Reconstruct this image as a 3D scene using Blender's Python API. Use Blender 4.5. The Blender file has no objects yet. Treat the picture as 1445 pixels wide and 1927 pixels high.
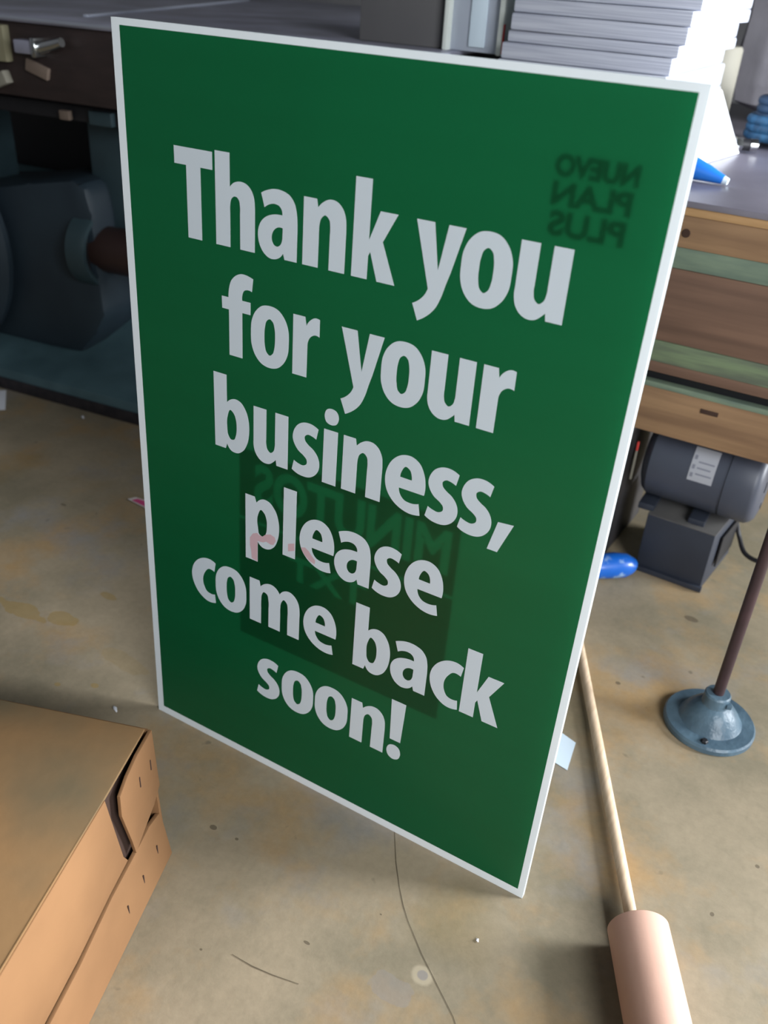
import bpy, bmesh, math, random
from mathutils import Vector, Matrix, noise
random.seed(7)
C = bpy.context.scene.collection

# ------------------------------------------------------------------ camera
CAM = Vector((0.74247, -0.70984, 0.98170))
cd = bpy.data.cameras.new('camera'); cam = bpy.data.objects.new('camera', cd); C.objects.link(cam)
RGT = Vector((0.86191, 0.50394, 0.05617)); DWN = Vector((0.30712, -0.43069, -0.84863)); FWD = Vector((-0.40347, 0.7487, -0.52599))
m4 = Matrix.Identity(4)
for r in range(3):
    m4[r][0] = RGT[r]; m4[r][1] = -DWN[r]; m4[r][2] = -FWD[r]; m4[r][3] = CAM[r]
cam.matrix_world = m4
cd.sensor_fit = 'VERTICAL'; cd.sensor_height = 36.0; cd.lens = 36.0 * 1678.64 / 1927.0
cd.clip_start = 0.02
cd.dof.use_dof = True; cd.dof.focus_distance = 1.02; cd.dof.aperture_fstop = 5.0
bpy.context.scene.camera = cam

# ------------------------------------------------------------------ light
sc = bpy.context.scene
sc.view_settings.view_transform = 'Standard'; sc.view_settings.look = 'None'
sc.view_settings.gamma = 1.0; sc.view_settings.use_curve_mapping = False
sc.view_settings.exposure = 0.0
w = bpy.data.worlds.new('world'); sc.world = w; w.use_nodes = True
bg = w.node_tree.nodes['Background']; bg.inputs[0].default_value = (0.86, 0.93, 1.0, 1); bg.inputs[1].default_value = 0.065

def area(name, loc, target, sx, sy, power, col):
    l = bpy.data.lights.new(name, 'AREA'); l.shape = 'RECTANGLE'; l.size = sx; l.size_y = sy
    l.energy = power; l.color = col
    o = bpy.data.objects.new(name, l); C.objects.link(o); o.location = loc
    o.rotation_euler = (Vector(target) - Vector(loc)).to_track_quat('-Z', 'Y').to_euler()
    return o
area('daylight_side_window', (2.6, -1.30, 1.6), (0.3, 0.0, 0.55), 1.3, 1.6, 104, (0.94, 0.97, 1.0))
area('daylight_side_door', (2.5, 1.30, 1.02), (0.5, 0.1, 0.40), 1.0, 1.2, 250, (0.92, 0.96, 1.0))
area('front_fill', (0.2, -3.6, 2.2), (0.2, 0.2, 0.4), 2.6, 2.0, 8, (0.95, 0.98, 1.0))  # added weak fill from behind the camera, not an actual door

# ------------------------------------------------------------------ helpers
def lin(c):
    c = c / 255.0
    return c / 12.92 if c <= 0.04045 else ((c + 0.055) / 1.055) ** 2.4
def rgb(r, g, b): return (lin(r), lin(g), lin(b), 1.0)

def mat(name, col, rough=0.6, metal=0.0, col2=None, scale=8.0, detail=4.0, bump=0.0, bscale=60.0, spec=0.4, stretch=None, translucent=0.0, tcol=None, coat=0.0, lo=0.35, hi=0.65):
    m = bpy.data.materials.new(name); m.use_nodes = True
    nt = m.node_tree; b = nt.nodes['Principled BSDF']
    b.inputs['Roughness'].default_value = rough; b.inputs['Metallic'].default_value = metal
    b.inputs['Specular IOR Level'].default_value = spec
    b.inputs['Coat Weight'].default_value = coat
    b.inputs['Base Color'].default_value = col
    tc = nt.nodes.new('ShaderNodeTexCoord'); mp = nt.nodes.new('ShaderNodeMapping')
    nt.links.new(tc.outputs['Object'], mp.inputs[0])
    if stretch: mp.inputs['Scale'].default_value = stretch
    src = None
    if col2 is not None:
        n = nt.nodes.new('ShaderNodeTexNoise'); n.inputs['Scale'].default_value = scale; n.inputs['Detail'].default_value = detail
        nt.links.new(mp.outputs[0], n.inputs['Vector'])
        rp = nt.nodes.new('ShaderNodeValToRGB'); rp.color_ramp.elements[0].position = lo; rp.color_ramp.elements[1].position = hi
        rp.color_ramp.elements[0].color = col; rp.color_ramp.elements[1].color = col2
        nt.links.new(n.outputs['Fac'], rp.inputs[0]); nt.links.new(rp.outputs[0], b.inputs['Base Color']); src = rp.outputs[0]
    if bump:
        n2 = nt.nodes.new('ShaderNodeTexNoise'); n2.inputs['Scale'].default_value = bscale; n2.inputs['Detail'].default_value = 5
        nt.links.new(mp.outputs[0], n2.inputs['Vector'])
        bp = nt.nodes.new('ShaderNodeBump'); bp.inputs['Strength'].default_value = bump; bp.inputs['Distance'].default_value = 0.01
        nt.links.new(n2.outputs['Fac'], bp.inputs['Height']); nt.links.new(bp.outputs[0], b.inputs['Normal'])
    if translucent:
        t = nt.nodes.new('ShaderNodeBsdfTranslucent'); t.inputs[0].default_value = col
        if tcol: t.inputs[0].default_value = tcol
        elif src: nt.links.new(src, t.inputs[0])
        mx = nt.nodes.new('ShaderNodeMixShader'); mx.inputs[0].default_value = translucent
        out = nt.nodes['Material Output']
        nt.links.new(b.outputs[0], mx.inputs[1]); nt.links.new(t.outputs[0], mx.inputs[2]); nt.links.new(mx.outputs[0], out.inputs[0])
    return m

class MB:
    """collects shapes in world coordinates; build() links them as ONE mesh object"""
    def __init__(s): s.bm = bmesh.new()
    def box(s, c, size, rz=0.0, bev=0.0, rot=None):
        t = bmesh.new(); bmesh.ops.create_cube(t, size=1.0)
        bmesh.ops.scale(t, vec=size, verts=t.verts)
        if bev: bmesh.ops.bevel(t, geom=list(t.edges), offset=bev, segments=2, affect='EDGES', profile=0.6)
        R = rot if rot else Matrix.Rotation(rz, 3, 'Z')
        bmesh.ops.rotate(t, cent=(0, 0, 0), matrix=R, verts=t.verts)
        bmesh.ops.translate(t, vec=c, verts=t.verts); s._add(t); return s
    def _add(s, t):
        me = bpy.data.meshes.new('tmp'); t.to_mesh(me); t.free(); s.bm.from_mesh(me); bpy.data.meshes.remove(me)
    def prism(s, pts, vec, bev=0.0):
        """closed polygon of 3-D points pushed along vec"""
        t = bmesh.new(); vs = [t.verts.new(p) for p in pts]; f = t.faces.new(vs)
        r = bmesh.ops.extrude_face_region(t, geom=[f])
        bmesh.ops.translate(t, vec=vec, verts=[v for v in r['geom'] if isinstance(v, bmesh.types.BMVert)])
        bmesh.ops.recalc_face_normals(t, faces=t.faces)
        if bev: bmesh.ops.bevel(t, geom=list(t.edges), offset=bev, segments=2, affect='EDGES', profile=0.6)
        s._add(t); return s
    def tube(s, path, rad, n=20, cap=True, flat=None):
        t = bmesh.new(); path = [Vector(p) for p in path]
        if not isinstance(rad, (list, tuple)): rad = [rad] * len(path)
        rings = []; up = None
        for i, p in enumerate(path):
            d = (path[min(i + 1, len(path) - 1)] - path[max(i - 1, 0)]).normalized()
            if up is None: up = Vector((0, 0, 1)) if abs(d.z) < 0.9 else Vector((1, 0, 0))
            sx = d.cross(up).normalized(); up = sx.cross(d).normalized()
            rings.append([t.verts.new(p + sx * (rad[i] * math.cos(2 * math.pi * k / n)) + up * (rad[i] * (flat or 1) * math.sin(2 * math.pi * k / n))) for k in range(n)])
        for a, b in zip(rings, rings[1:]):
            for k in range(n): t.faces.new((a[k], a[(k + 1) % n], b[(k + 1) % n], b[k]))
        if cap: t.faces.new(rings[0][::-1]); t.faces.new(rings[-1])
        bmesh.ops.recalc_face_normals(t, faces=t.faces); s._add(t); return s
    def lathe(s, prof, loc, axis=(0, 0, 1), n=48):
        """profile of (radius, height) turned about axis at loc"""
        t = bmesh.new(); q = Vector((0, 0, 1)).rotation_difference(Vector(axis)); loc = Vector(loc)
        rings = []
        for r, h in prof:
            if r < 1e-6: rings.append([t.verts.new(loc + q @ Vector((0, 0, h)))])
            else: rings.append([t.verts.new(loc + q @ Vector((r * math.cos(2 * math.pi * k / n), r * math.sin(2 * math.pi * k / n), h))) for k in range(n)])
        for a, b in zip(rings, rings[1:]):
            for k in range(n):
                k2 = (k + 1) % n
                if len(a) == 1 and len(b) == 1: continue
                if len(a) == 1: t.faces.new((a[0], b[k], b[k2]))
                elif len(b) == 1: t.faces.new((a[k], a[k2], b[0]))
                else: t.faces.new((a[k], a[k2], b[k2], b[k]))
        bmesh.ops.recalc_face_normals(t, faces=t.faces); s._add(t); return s
    def poly(s, faces, thick=0.0):
        t = bmesh.new()
        for f in faces: t.faces.new([t.verts.new(p) for p in f])
        bmesh.ops.remove_doubles(t, verts=t.verts, dist=1e-5)
        if thick:
            bmesh.ops.recalc_face_normals(t, faces=t.faces); bmesh.ops.solidify(t, geom=list(t.faces), thickness=thick)
        s._add(t); return s
    def build(s, name, m, parent=None, smooth=40, jitter=0.0, js=6.0):
        if jitter:
            for v in s.bm.verts: v.co += noise.noise_vector(v.co * js) * jitter
        inv = world_of(parent).inverted() if parent else Matrix.Identity(4)
        s.bm.transform(inv)
        me = bpy.data.meshes.new(name); s.bm.to_mesh(me); s.bm.free()
        return link_mesh(name, me, m, parent, smooth)

def world_of(o):
    M = Matrix.Identity(4)
    while o is not None:
        M = o.matrix_basis @ M; o = o.parent
    return M
def link_mesh(name, me, m, parent, smooth=40):
    me.materials.clear(); me.materials.append(m)
    if smooth:
        for p in me.polygons: p.use_smooth = True
        me.set_sharp_from_angle(angle=math.radians(smooth))
    o = bpy.data.objects.new(name, me); C.objects.link(o)
    if parent: o.parent = parent
    return o
def tag(o, label, cat, group=None):
    o['label'] = label; o['category'] = cat
    if group: o['group'] = group
    return o
def thing(name, label, cat, loc, rz=0.0, group=None):
    o = bpy.data.objects.new(name, None); C.objects.link(o); o.location = loc; o.rotation_euler = (0, 0, rz)
    o.empty_display_size = 0.05
    return tag(o, label, cat, group)
def single(name, mb, m, label, cat, loc, group=None, smooth=40, jitter=0.0, js=6.0):
    """a thing that is one mesh, its origin at loc"""
    if jitter:
        for v in mb.bm.verts: v.co += noise.noise_vector(v.co * js) * jitter
    mb.bm.transform(Matrix.Translation(-Vector(loc)))
    me = bpy.data.meshes.new(name); mb.bm.to_mesh(me); mb.bm.free()
    o = link_mesh(name, me, m, None, smooth); o.location = loc
    return tag(o, label, cat, group)
def structure(o): o['kind'] = 'structure'; return o

# ------------------------------------------------------------------ materials
M = {}
def floor_material():
    m = bpy.data.materials.new('stained_concrete'); m.use_nodes = True; nt = m.node_tree; b = nt.nodes['Principled BSDF']
    tc = nt.nodes.new('ShaderNodeTexCoord')
    def nz(scale, detail=5, rough=0.55, off=0.0):
        mp = nt.nodes.new('ShaderNodeMapping'); mp.inputs['Location'].default_value = (off, off * 0.7, 0)
        nt.links.new(tc.outputs['Object'], mp.inputs[0])
        n = nt.nodes.new('ShaderNodeTexNoise'); n.inputs['Scale'].default_value = scale; n.inputs['Detail'].default_value = detail; n.inputs['Roughness'].default_value = rough
        nt.links.new(mp.outputs[0], n.inputs['Vector']); return n.outputs['Fac']
    def ramp(src, a, b_, ca, cb):
        r = nt.nodes.new('ShaderNodeValToRGB'); r.color_ramp.elements[0].position = a; r.color_ramp.elements[1].position = b_
        r.color_ramp.elements[0].color = ca; r.color_ramp.elements[1].color = cb; nt.links.new(src, r.inputs[0]); return r.outputs[0]
    def mix(fac, a, b_, mode='MIX'):
        x = nt.nodes.new('ShaderNodeMix'); x.data_type = 'RGBA'; x.blend_type = mode
        if isinstance(fac, float): x.inputs[0].default_value = fac
        else: nt.links.new(fac, x.inputs[0])
        for i, v in ((6, a), (7, b_)):
            if isinstance(v, tuple): x.inputs[i].default_value = v
            else: nt.links.new(v, x.inputs[i])
        return x.outputs[2]
    W = (1, 1, 1, 1); K = (0, 0, 0, 1)
    base = ramp(nz(3.6, 7, 0.62), 0.38, 0.62, rgb(128, 119, 99), rgb(157, 143, 120))
    warm = mix(ramp(nz(5.5, 5, 0.6, 3.1), 0.50, 0.68, K, W), base, rgb(160, 133, 96))
    cool = mix(ramp(nz(4.3, 5, 0.6, 7.7), 0.54, 0.70, K, W), warm, rgb(138, 134, 128))
    stain = mix(ramp(nz(2.6, 4, 0.5, 11.3), 0.60, 0.70, K, (0.55, 0.55, 0.55, 1)), cool, rgb(128, 110, 72))
    fine = mix(0.55, stain, ramp(nz(95, 3, 0.7, 1.0), 0.25, 0.75, (0.72, 0.72, 0.72, 1), W), 'MULTIPLY')
    speck = mix(ramp(nz(34, 2, 0.5, 5.0), 0.72, 0.78, K, (0.6, 0.6, 0.6, 1)), fine, rgb(92, 84, 70))
    # spilled and worn spots, each with its own place and ragged soft rim
    sep = nt.nodes.new('ShaderNodeMapping'); nt.links.new(tc.outputs['Object'], sep.inputs[0])
    warp = nt.nodes.new('ShaderNodeTexNoise'); warp.inputs['Scale'].default_value = 26; warp.inputs['Detail'].default_value = 4
    nt.links.new(tc.outputs['Object'], warp.inputs['Vector'])
    cur = speck
    def spot(x, y, rx, ry, colr, amt, soft, rag=0.9):
        nonlocal cur
        mp = nt.nodes.new('ShaderNodeMapping'); mp.vector_type = 'POINT'
        mp.inputs['Scale'].default_value = (1 / rx, 1 / ry, 0); mp.inputs['Location'].default_value = (-x / rx, -y / ry, 0)
        nt.links.new(tc.outputs['Object'], mp.inputs[0])
        ln = nt.nodes.new('ShaderNodeVectorMath'); ln.operation = 'LENGTH'; nt.links.new(mp.outputs[0], ln.inputs[0])
        ad = nt.nodes.new('ShaderNodeMath'); ad.operation = 'MULTIPLY_ADD'; ad.inputs[1].default_value = rag
        nt.links.new(warp.outputs['Fac'], ad.inputs[0]); nt.links.new(ln.outputs['Value'], ad.inputs[2])
        v = ramp(ad.outputs[0], 0.5 + rag * 0.5 , 0.5 + rag * 0.5 + soft, (amt, amt, amt, 1), K)
        nt.nodes[-1].color_ramp.interpolation = 'EASE'
        cur = mix(v, cur, colr)
    YEL = rgb(142, 116, 58); OIL = rgb(84, 74, 60); GRY = rgb(132, 126, 120); PAL = rgb(182, 170, 146)
    for x, y, rx, ry in ((-0.36, 0.050, 0.10, 0.030), (-0.285, 0.070, 0.055, 0.032), (-0.262, 0.16, 0.035, 0.016), (-0.169, -0.045, 0.011, 0.008), (-0.120, -0.016, 0.013, 0.009)):
        spot(x, y, rx, ry, YEL, 0.5, 0.9)
    spot(-0.12, 0.05, 0.10, 0.03, YEL, 0.2, 1.2)
    for x, y, rx, ry in ((0.203, -0.123, 0.010, 0.007), (0.24, -0.121, 0.005, 0.004), (0.398, -0.191, 0.007, 0.003), (0.300, -0.263, 0.004, 0.003), (0.453, -0.113, 0.003, 0.002), (0.629, 0.694, 0.022, 0.014), (0.570, 0.453, 0.008, 0.007), (0.835, 0.212, 0.006, 0.006), (0.80, 0.108, 0.005, 0.006), (-0.56, 0.33, 0.012, 0.005)):
        spot(x, y, rx, ry, OIL, 0.72, 0.8)
    spot(0.532, -0.153, 0.021, 0.018, PAL, 0.5, 1.1, 0.5); spot(0.532, -0.153, 0.010, 0.009, GRY, 0.9, 0.9, 0.5)
    spot(0.51, -0.185, 0.05, 0.03, GRY, 0.5, 0.7)
    nt.links.new(cur, b.inputs['Base Color'])
    b.inputs['Roughness'].default_value = 0.62; b.inputs['Specular IOR Level'].default_value = 0.3
    bp = nt.nodes.new('ShaderNodeBump'); bp.inputs['Strength'].default_value = 0.12; bp.inputs['Distance'].default_value = 0.004
    nt.links.new(nz(70, 5, 0.6), bp.inputs['Height']); nt.links.new(bp.outputs[0], b.inputs['Normal'])
    return m
M['floor'] = floor_material()
M['wall'] = mat('painted_wall', rgb(120, 120, 122), 0.8, col2=rgb(104, 104, 108), scale=2)
M['crack'] = mat('floor_crack', rgb(92, 82, 66), 0.9)
#mat('floor_stain', rgb(98, 88, 72), 0.8, col2=rgb(112, 101, 84), scale=40)
#mat('yellow_floor_stain', rgb(134, 114, 72), 0.6, col2=rgb(142, 126, 92), scale=14)
M['sign_white'] = mat('white_sign_plastic', rgb(234, 240, 242), 0.42, spec=0.35, translucent=0.55)
M['sign_border'] = mat('white_border_print', rgb(226, 233, 237), 0.42, spec=0.35, translucent=0.12)
M['sign_green'] = mat('green_sign_print', rgb(9, 74, 42), 0.34, col2=rgb(11, 79, 46), scale=3, spec=0.5, translucent=0.46, tcol=rgb(16, 100, 58), bump=0.03, bscale=160, stretch=(0.15, 1, 6))
M['letter'] = mat('white_lettering', rgb(218, 228, 236), 0.4, spec=0.3, translucent=0.22)
M['ghost'] = mat('dark_reverse_ink', rgb(52, 96, 76), 0.5, translucent=0.45)
M['ghost_lt'] = mat('green_reverse_ink', rgb(78, 128, 100), 0.5, translucent=0.5)
M['pink'] = mat('pink_show_through', rgb(222, 190, 198), 0.4, translucent=0.25)
M['card_top'] = mat('scuffed_cardboard', rgb(136, 104, 68), 0.85, col2=rgb(104, 90, 66), scale=6, bump=0.05, lo=0.4, hi=0.7)
M['card'] = mat('cardboard', rgb(140, 102, 67), 0.8, col2=rgb(124, 89, 57), scale=5, bump=0.05)
M['card_dark'] = mat('gap_shade_and_dark_marks', rgb(60, 42, 34), 0.9)  # dark brown painted as shade in the box gaps; also staples and knots
M['kraft'] = mat('kraft_tube', rgb(204, 166, 148), 0.5, col2=rgb(196, 158, 140), scale=9, bump=0.03)
M['dowel'] = mat('pale_wood', rgb(222, 198, 170), 0.6, col2=rgb(206, 180, 150), scale=30, stretch=(8, 1, 1))
M['iron'] = mat('blue_grey_cast_iron', rgb(84, 106, 120), 0.36, col2=rgb(62, 82, 96), scale=18, bump=0.15, bscale=120)
M['rod'] = mat('rusty_maroon_pipe', rgb(60, 42, 46), 0.5, col2=rgb(50, 36, 39), scale=30)
M['steel'] = mat('worn_steel', rgb(166, 167, 186), 0.30, metal=0.3, col2=rgb(136, 136, 148), scale=6)
M['steel_edge'] = mat('bright_steel_edge', rgb(190, 196, 210), 0.3, metal=0.7)
M['chrome'] = mat('chrome', rgb(205, 208, 208), 0.18, metal=1.0)
M['brown_panel'] = mat('dark_brown_wood', rgb(48, 38, 37), 0.55, col2=rgb(40, 32, 31), scale=14, stretch=(1, 1, 5))
M['teal'] = mat('teal_machine_paint', rgb(52, 70, 76), 0.45, col2=rgb(40, 56, 62), scale=6)
M['teal_base'] = mat('teal_base_paint', rgb(80, 107, 114), 0.45, col2=rgb(62, 86, 93), scale=7)
M['teal_dark'] = mat('dark_blue_machine_paint', rgb(40, 53, 62), 0.5, col2=rgb(33, 44, 53), scale=5)
M['black'] = mat('black_enamel_and_shade', rgb(26, 26, 30), 0.5)  # black parts, and shade painted into gaps, hole and machine interior
M['skirt'] = mat('scuffed_black_skirt', rgb(30, 29, 34), 0.7, col2=rgb(46, 41, 44), scale=50)
M['shaft'] = mat('brown_oiled_shaft', rgb(62, 46, 43), 0.45, metal=0.3)
M['beige'] = mat('beige_plastic', rgb(122, 119, 108), 0.7)
M['olive'] = mat('olive_paint', rgb(120, 116, 94), 0.6)
M['tan'] = mat('tan_tab', rgb(112, 98, 88), 0.6)
M['paper'] = mat('white_paper', rgb(232, 234, 240), 0.8, col2=rgb(220, 222, 230), scale=3)
M['ream'] = mat('paper_stack_edges', rgb(198, 202, 214), 0.85, col2=rgb(166, 170, 186), scale=6, stretch=(1, 1, 60), detail=6)
M['pale_card'] = mat('pale_blue_card', rgb(206, 222, 234), 0.6)
M['sticker'] = mat('cream_sticker', rgb(212, 204, 200), 0.6)
M['magenta'] = mat('magenta_ink', rgb(196, 70, 122), 0.6)
M['red'] = mat('red_plastic', rgb(190, 60, 56), 0.5)
M['greybox'] = mat('dark_grey_card', rgb(96, 95, 95), 0.7, col2=rgb(88, 87, 88), scale=3)
M['frost'] = mat('frosted_sleeve', rgb(190, 198, 212), 0.35, translucent=0.25)
M['frame_white'] = mat('off_white_plastic', rgb(216, 222, 216), 0.45)
M['bag'] = mat('grey_fabric', rgb(176, 173, 180), 0.85, col2=rgb(156, 153, 160), scale=9, bump=0.1)
M['rope'] = mat('blue_rope', rgb(50, 100, 134), 0.6, col2=rgb(34, 70, 98), scale=60)
M['rope_dark'] = mat('dark_blue_cable', rgb(48, 72, 96), 0.6)
M['blue'] = mat('blue_plastic', rgb(38, 118, 216), 0.3, col2=rgb(70, 140, 220), scale=8, coat=0.4, lo=0.5, hi=0.75)
M['blue_paint'] = mat('chipped_blue_paint', rgb(20, 92, 184), 0.35, col2=rgb(128, 158, 196), scale=48, detail=4, coat=0.2, lo=0.54, hi=0.66)
M['bench_top'] = mat('dark_bench_top', rgb(128, 124, 136), 0.32, col2=rgb(110, 106, 116), scale=5)
M['light_wood'] = mat('light_wood_edge', rgb(176, 140, 98), 0.6, col2=rgb(160, 124, 84), scale=10, stretch=(0.6, 1, 8))
M['plank'] = mat('brown_plank', rgb(152, 121, 90), 0.65, col2=rgb(112, 85, 64), scale=9, stretch=(0.35, 1, 5), detail=5, lo=0.3, hi=0.7)
M['plank2'] = mat('reddish_plank', rgb(118, 91, 75), 0.65, col2=rgb(92, 70, 58), scale=9, stretch=(0.3, 1, 6), detail=5, lo=0.3, hi=0.7)
M['green_strip'] = mat('worn_green_paint', rgb(118, 134, 114), 0.6, col2=rgb(96, 112, 100), scale=16, stretch=(0.6, 1, 4), detail=6)
M['green_strip2'] = mat('dusty_green_paint', rgb(90, 98, 84), 0.7, col2=rgb(112, 128, 98), scale=20, stretch=(0.5, 1, 5), detail=6)
M['motor'] = mat('grey_motor_enamel', rgb(66, 71, 84), 0.42, col2=rgb(60, 64, 76), scale=8)
M['motor_base'] = mat('dark_blue_grey_enamel', rgb(46, 51, 62), 0.5, col2=rgb(40, 44, 54), scale=8)
M['dusty'] = mat('dusty_steel_plate', rgb(92, 90, 88), 0.8, col2=rgb(74, 73, 74), scale=12)
M['label'] = mat('white_rating_label', rgb(160, 162, 170), 0.5)
M['label_ink'] = mat('grey_label_ink', rgb(120, 122, 134), 0.6)
M['guard'] = mat('dusty_black_guard', rgb(52, 51, 55), 0.6, col2=rgb(66, 62, 60), scale=12)

# ------------------------------------------------------------------ the setting
fl = structure(MB().box((0, 0.4, -0.05), (7, 8, 0.1)).build('floor', M['floor'], smooth=0))
structure(MB().box((0, 4.45, 1.3), (7, 0.1, 2.8)).build('wall_back', M['wall'], smooth=0))
structure(MB().box((-3.55, 0.4, 1.3), (0.1, 8, 2.8)).build('wall_left', M['wall'], smooth=0))
def ribbon(pts, wd):
    fs = []
    P = [Vector((x, y, 0.0006)) for x, y in pts]
    L, R_ = [], []
    for i, p in enumerate(P):
        d = (P[min(i + 1, len(P) - 1)] - P[max(i - 1, 0)]).normalized(); n = Vector((-d.y, d.x, 0))
        k = wd * (0.5 if i in (0, len(P) - 1) else random.uniform(0.7, 1.2)); L.append(p + n * k); R_.append(p - n * k)
    return [(L[i], L[i + 1], R_[i + 1], R_[i]) for i in range(len(P) - 1)]
def on_floor(name, faces, m):
    mb = MB(); mb.poly(faces); o = mb.build(name, m, fl, smooth=0); return o
on_floor('crack', ribbon([(0.405, 0.004), (0.432, -0.039), (0.454, -0.069), (0.470, -0.088), (0.485, -0.103), (0.52, -0.132), (0.552, -0.155), (0.583, -0.177), (0.64, -0.235)], 0.0005), M['crack'])
on_floor('scratch', ribbon([(0.334, -0.249), (0.362, -0.248), (0.388, -0.244), (0.419, -0.237)], 0.0006), M['crack'])

# ------------------------------------------------------------------ green sign
TILT = math.radians(2.0); ST, CT = math.sin(TILT), math.cos(TILT); SH = 0.9192
NB = Vector((0, CT, -ST))                      # away from the viewer, through the panel
def sp(s, t, d=0.0): return Vector((s, (SH - t) * ST, (SH - t) * CT + 0.0003)) - NB * d
sign = thing('sign_board', 'large green sign with white border reading thank you for your business, please come back soon', 'sign', (0.2935, 0.0, 0.0))
def rect(s0, t0, s1, t1, d): return [sp(s0, t0, d), sp(s1, t0, d), sp(s1, t1, d), sp(s0, t1, d)]
PT = 0.0075
fo, fi, bo = rect(-0.0034, 0.0012, 0.5905, 0.9192, 0.0), rect(0.0076, 0.0076, 0.5826, 0.9064, 0.0), rect(-0.0034, 0.0012, 0.5905, 0.9192, -PT)
pn = MB()      # hollow sheet: white back, white edges and a white front border around the printed field
pn.poly([[bo[3], bo[2], bo[1], bo[0]]] + [[fo[k], fo[(k + 1) % 4], bo[(k + 1) % 4], bo[k]][::-1] for k in range(4)])
pn.build('panel', M['sign_white'], sign, smooth=0)
MB().poly([[fo[k], fo[(k + 1) % 4], fi[(k + 1) % 4], fi[k]] for k in range(4)]).build('border', M['sign_border'], sign, smooth=0)
pr_ = MB(); pr_.poly([rect(0.0075, 0.0075, 0.5827, 0.9065, 0.0001)]); pr_.build('green_print', M['sign_green'], sign, smooth=0)
def sheet(poly, d0, d1): return MB().prism([sp(s, t, d0) for s, t in poly], -NB * (d1 - d0))

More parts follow.
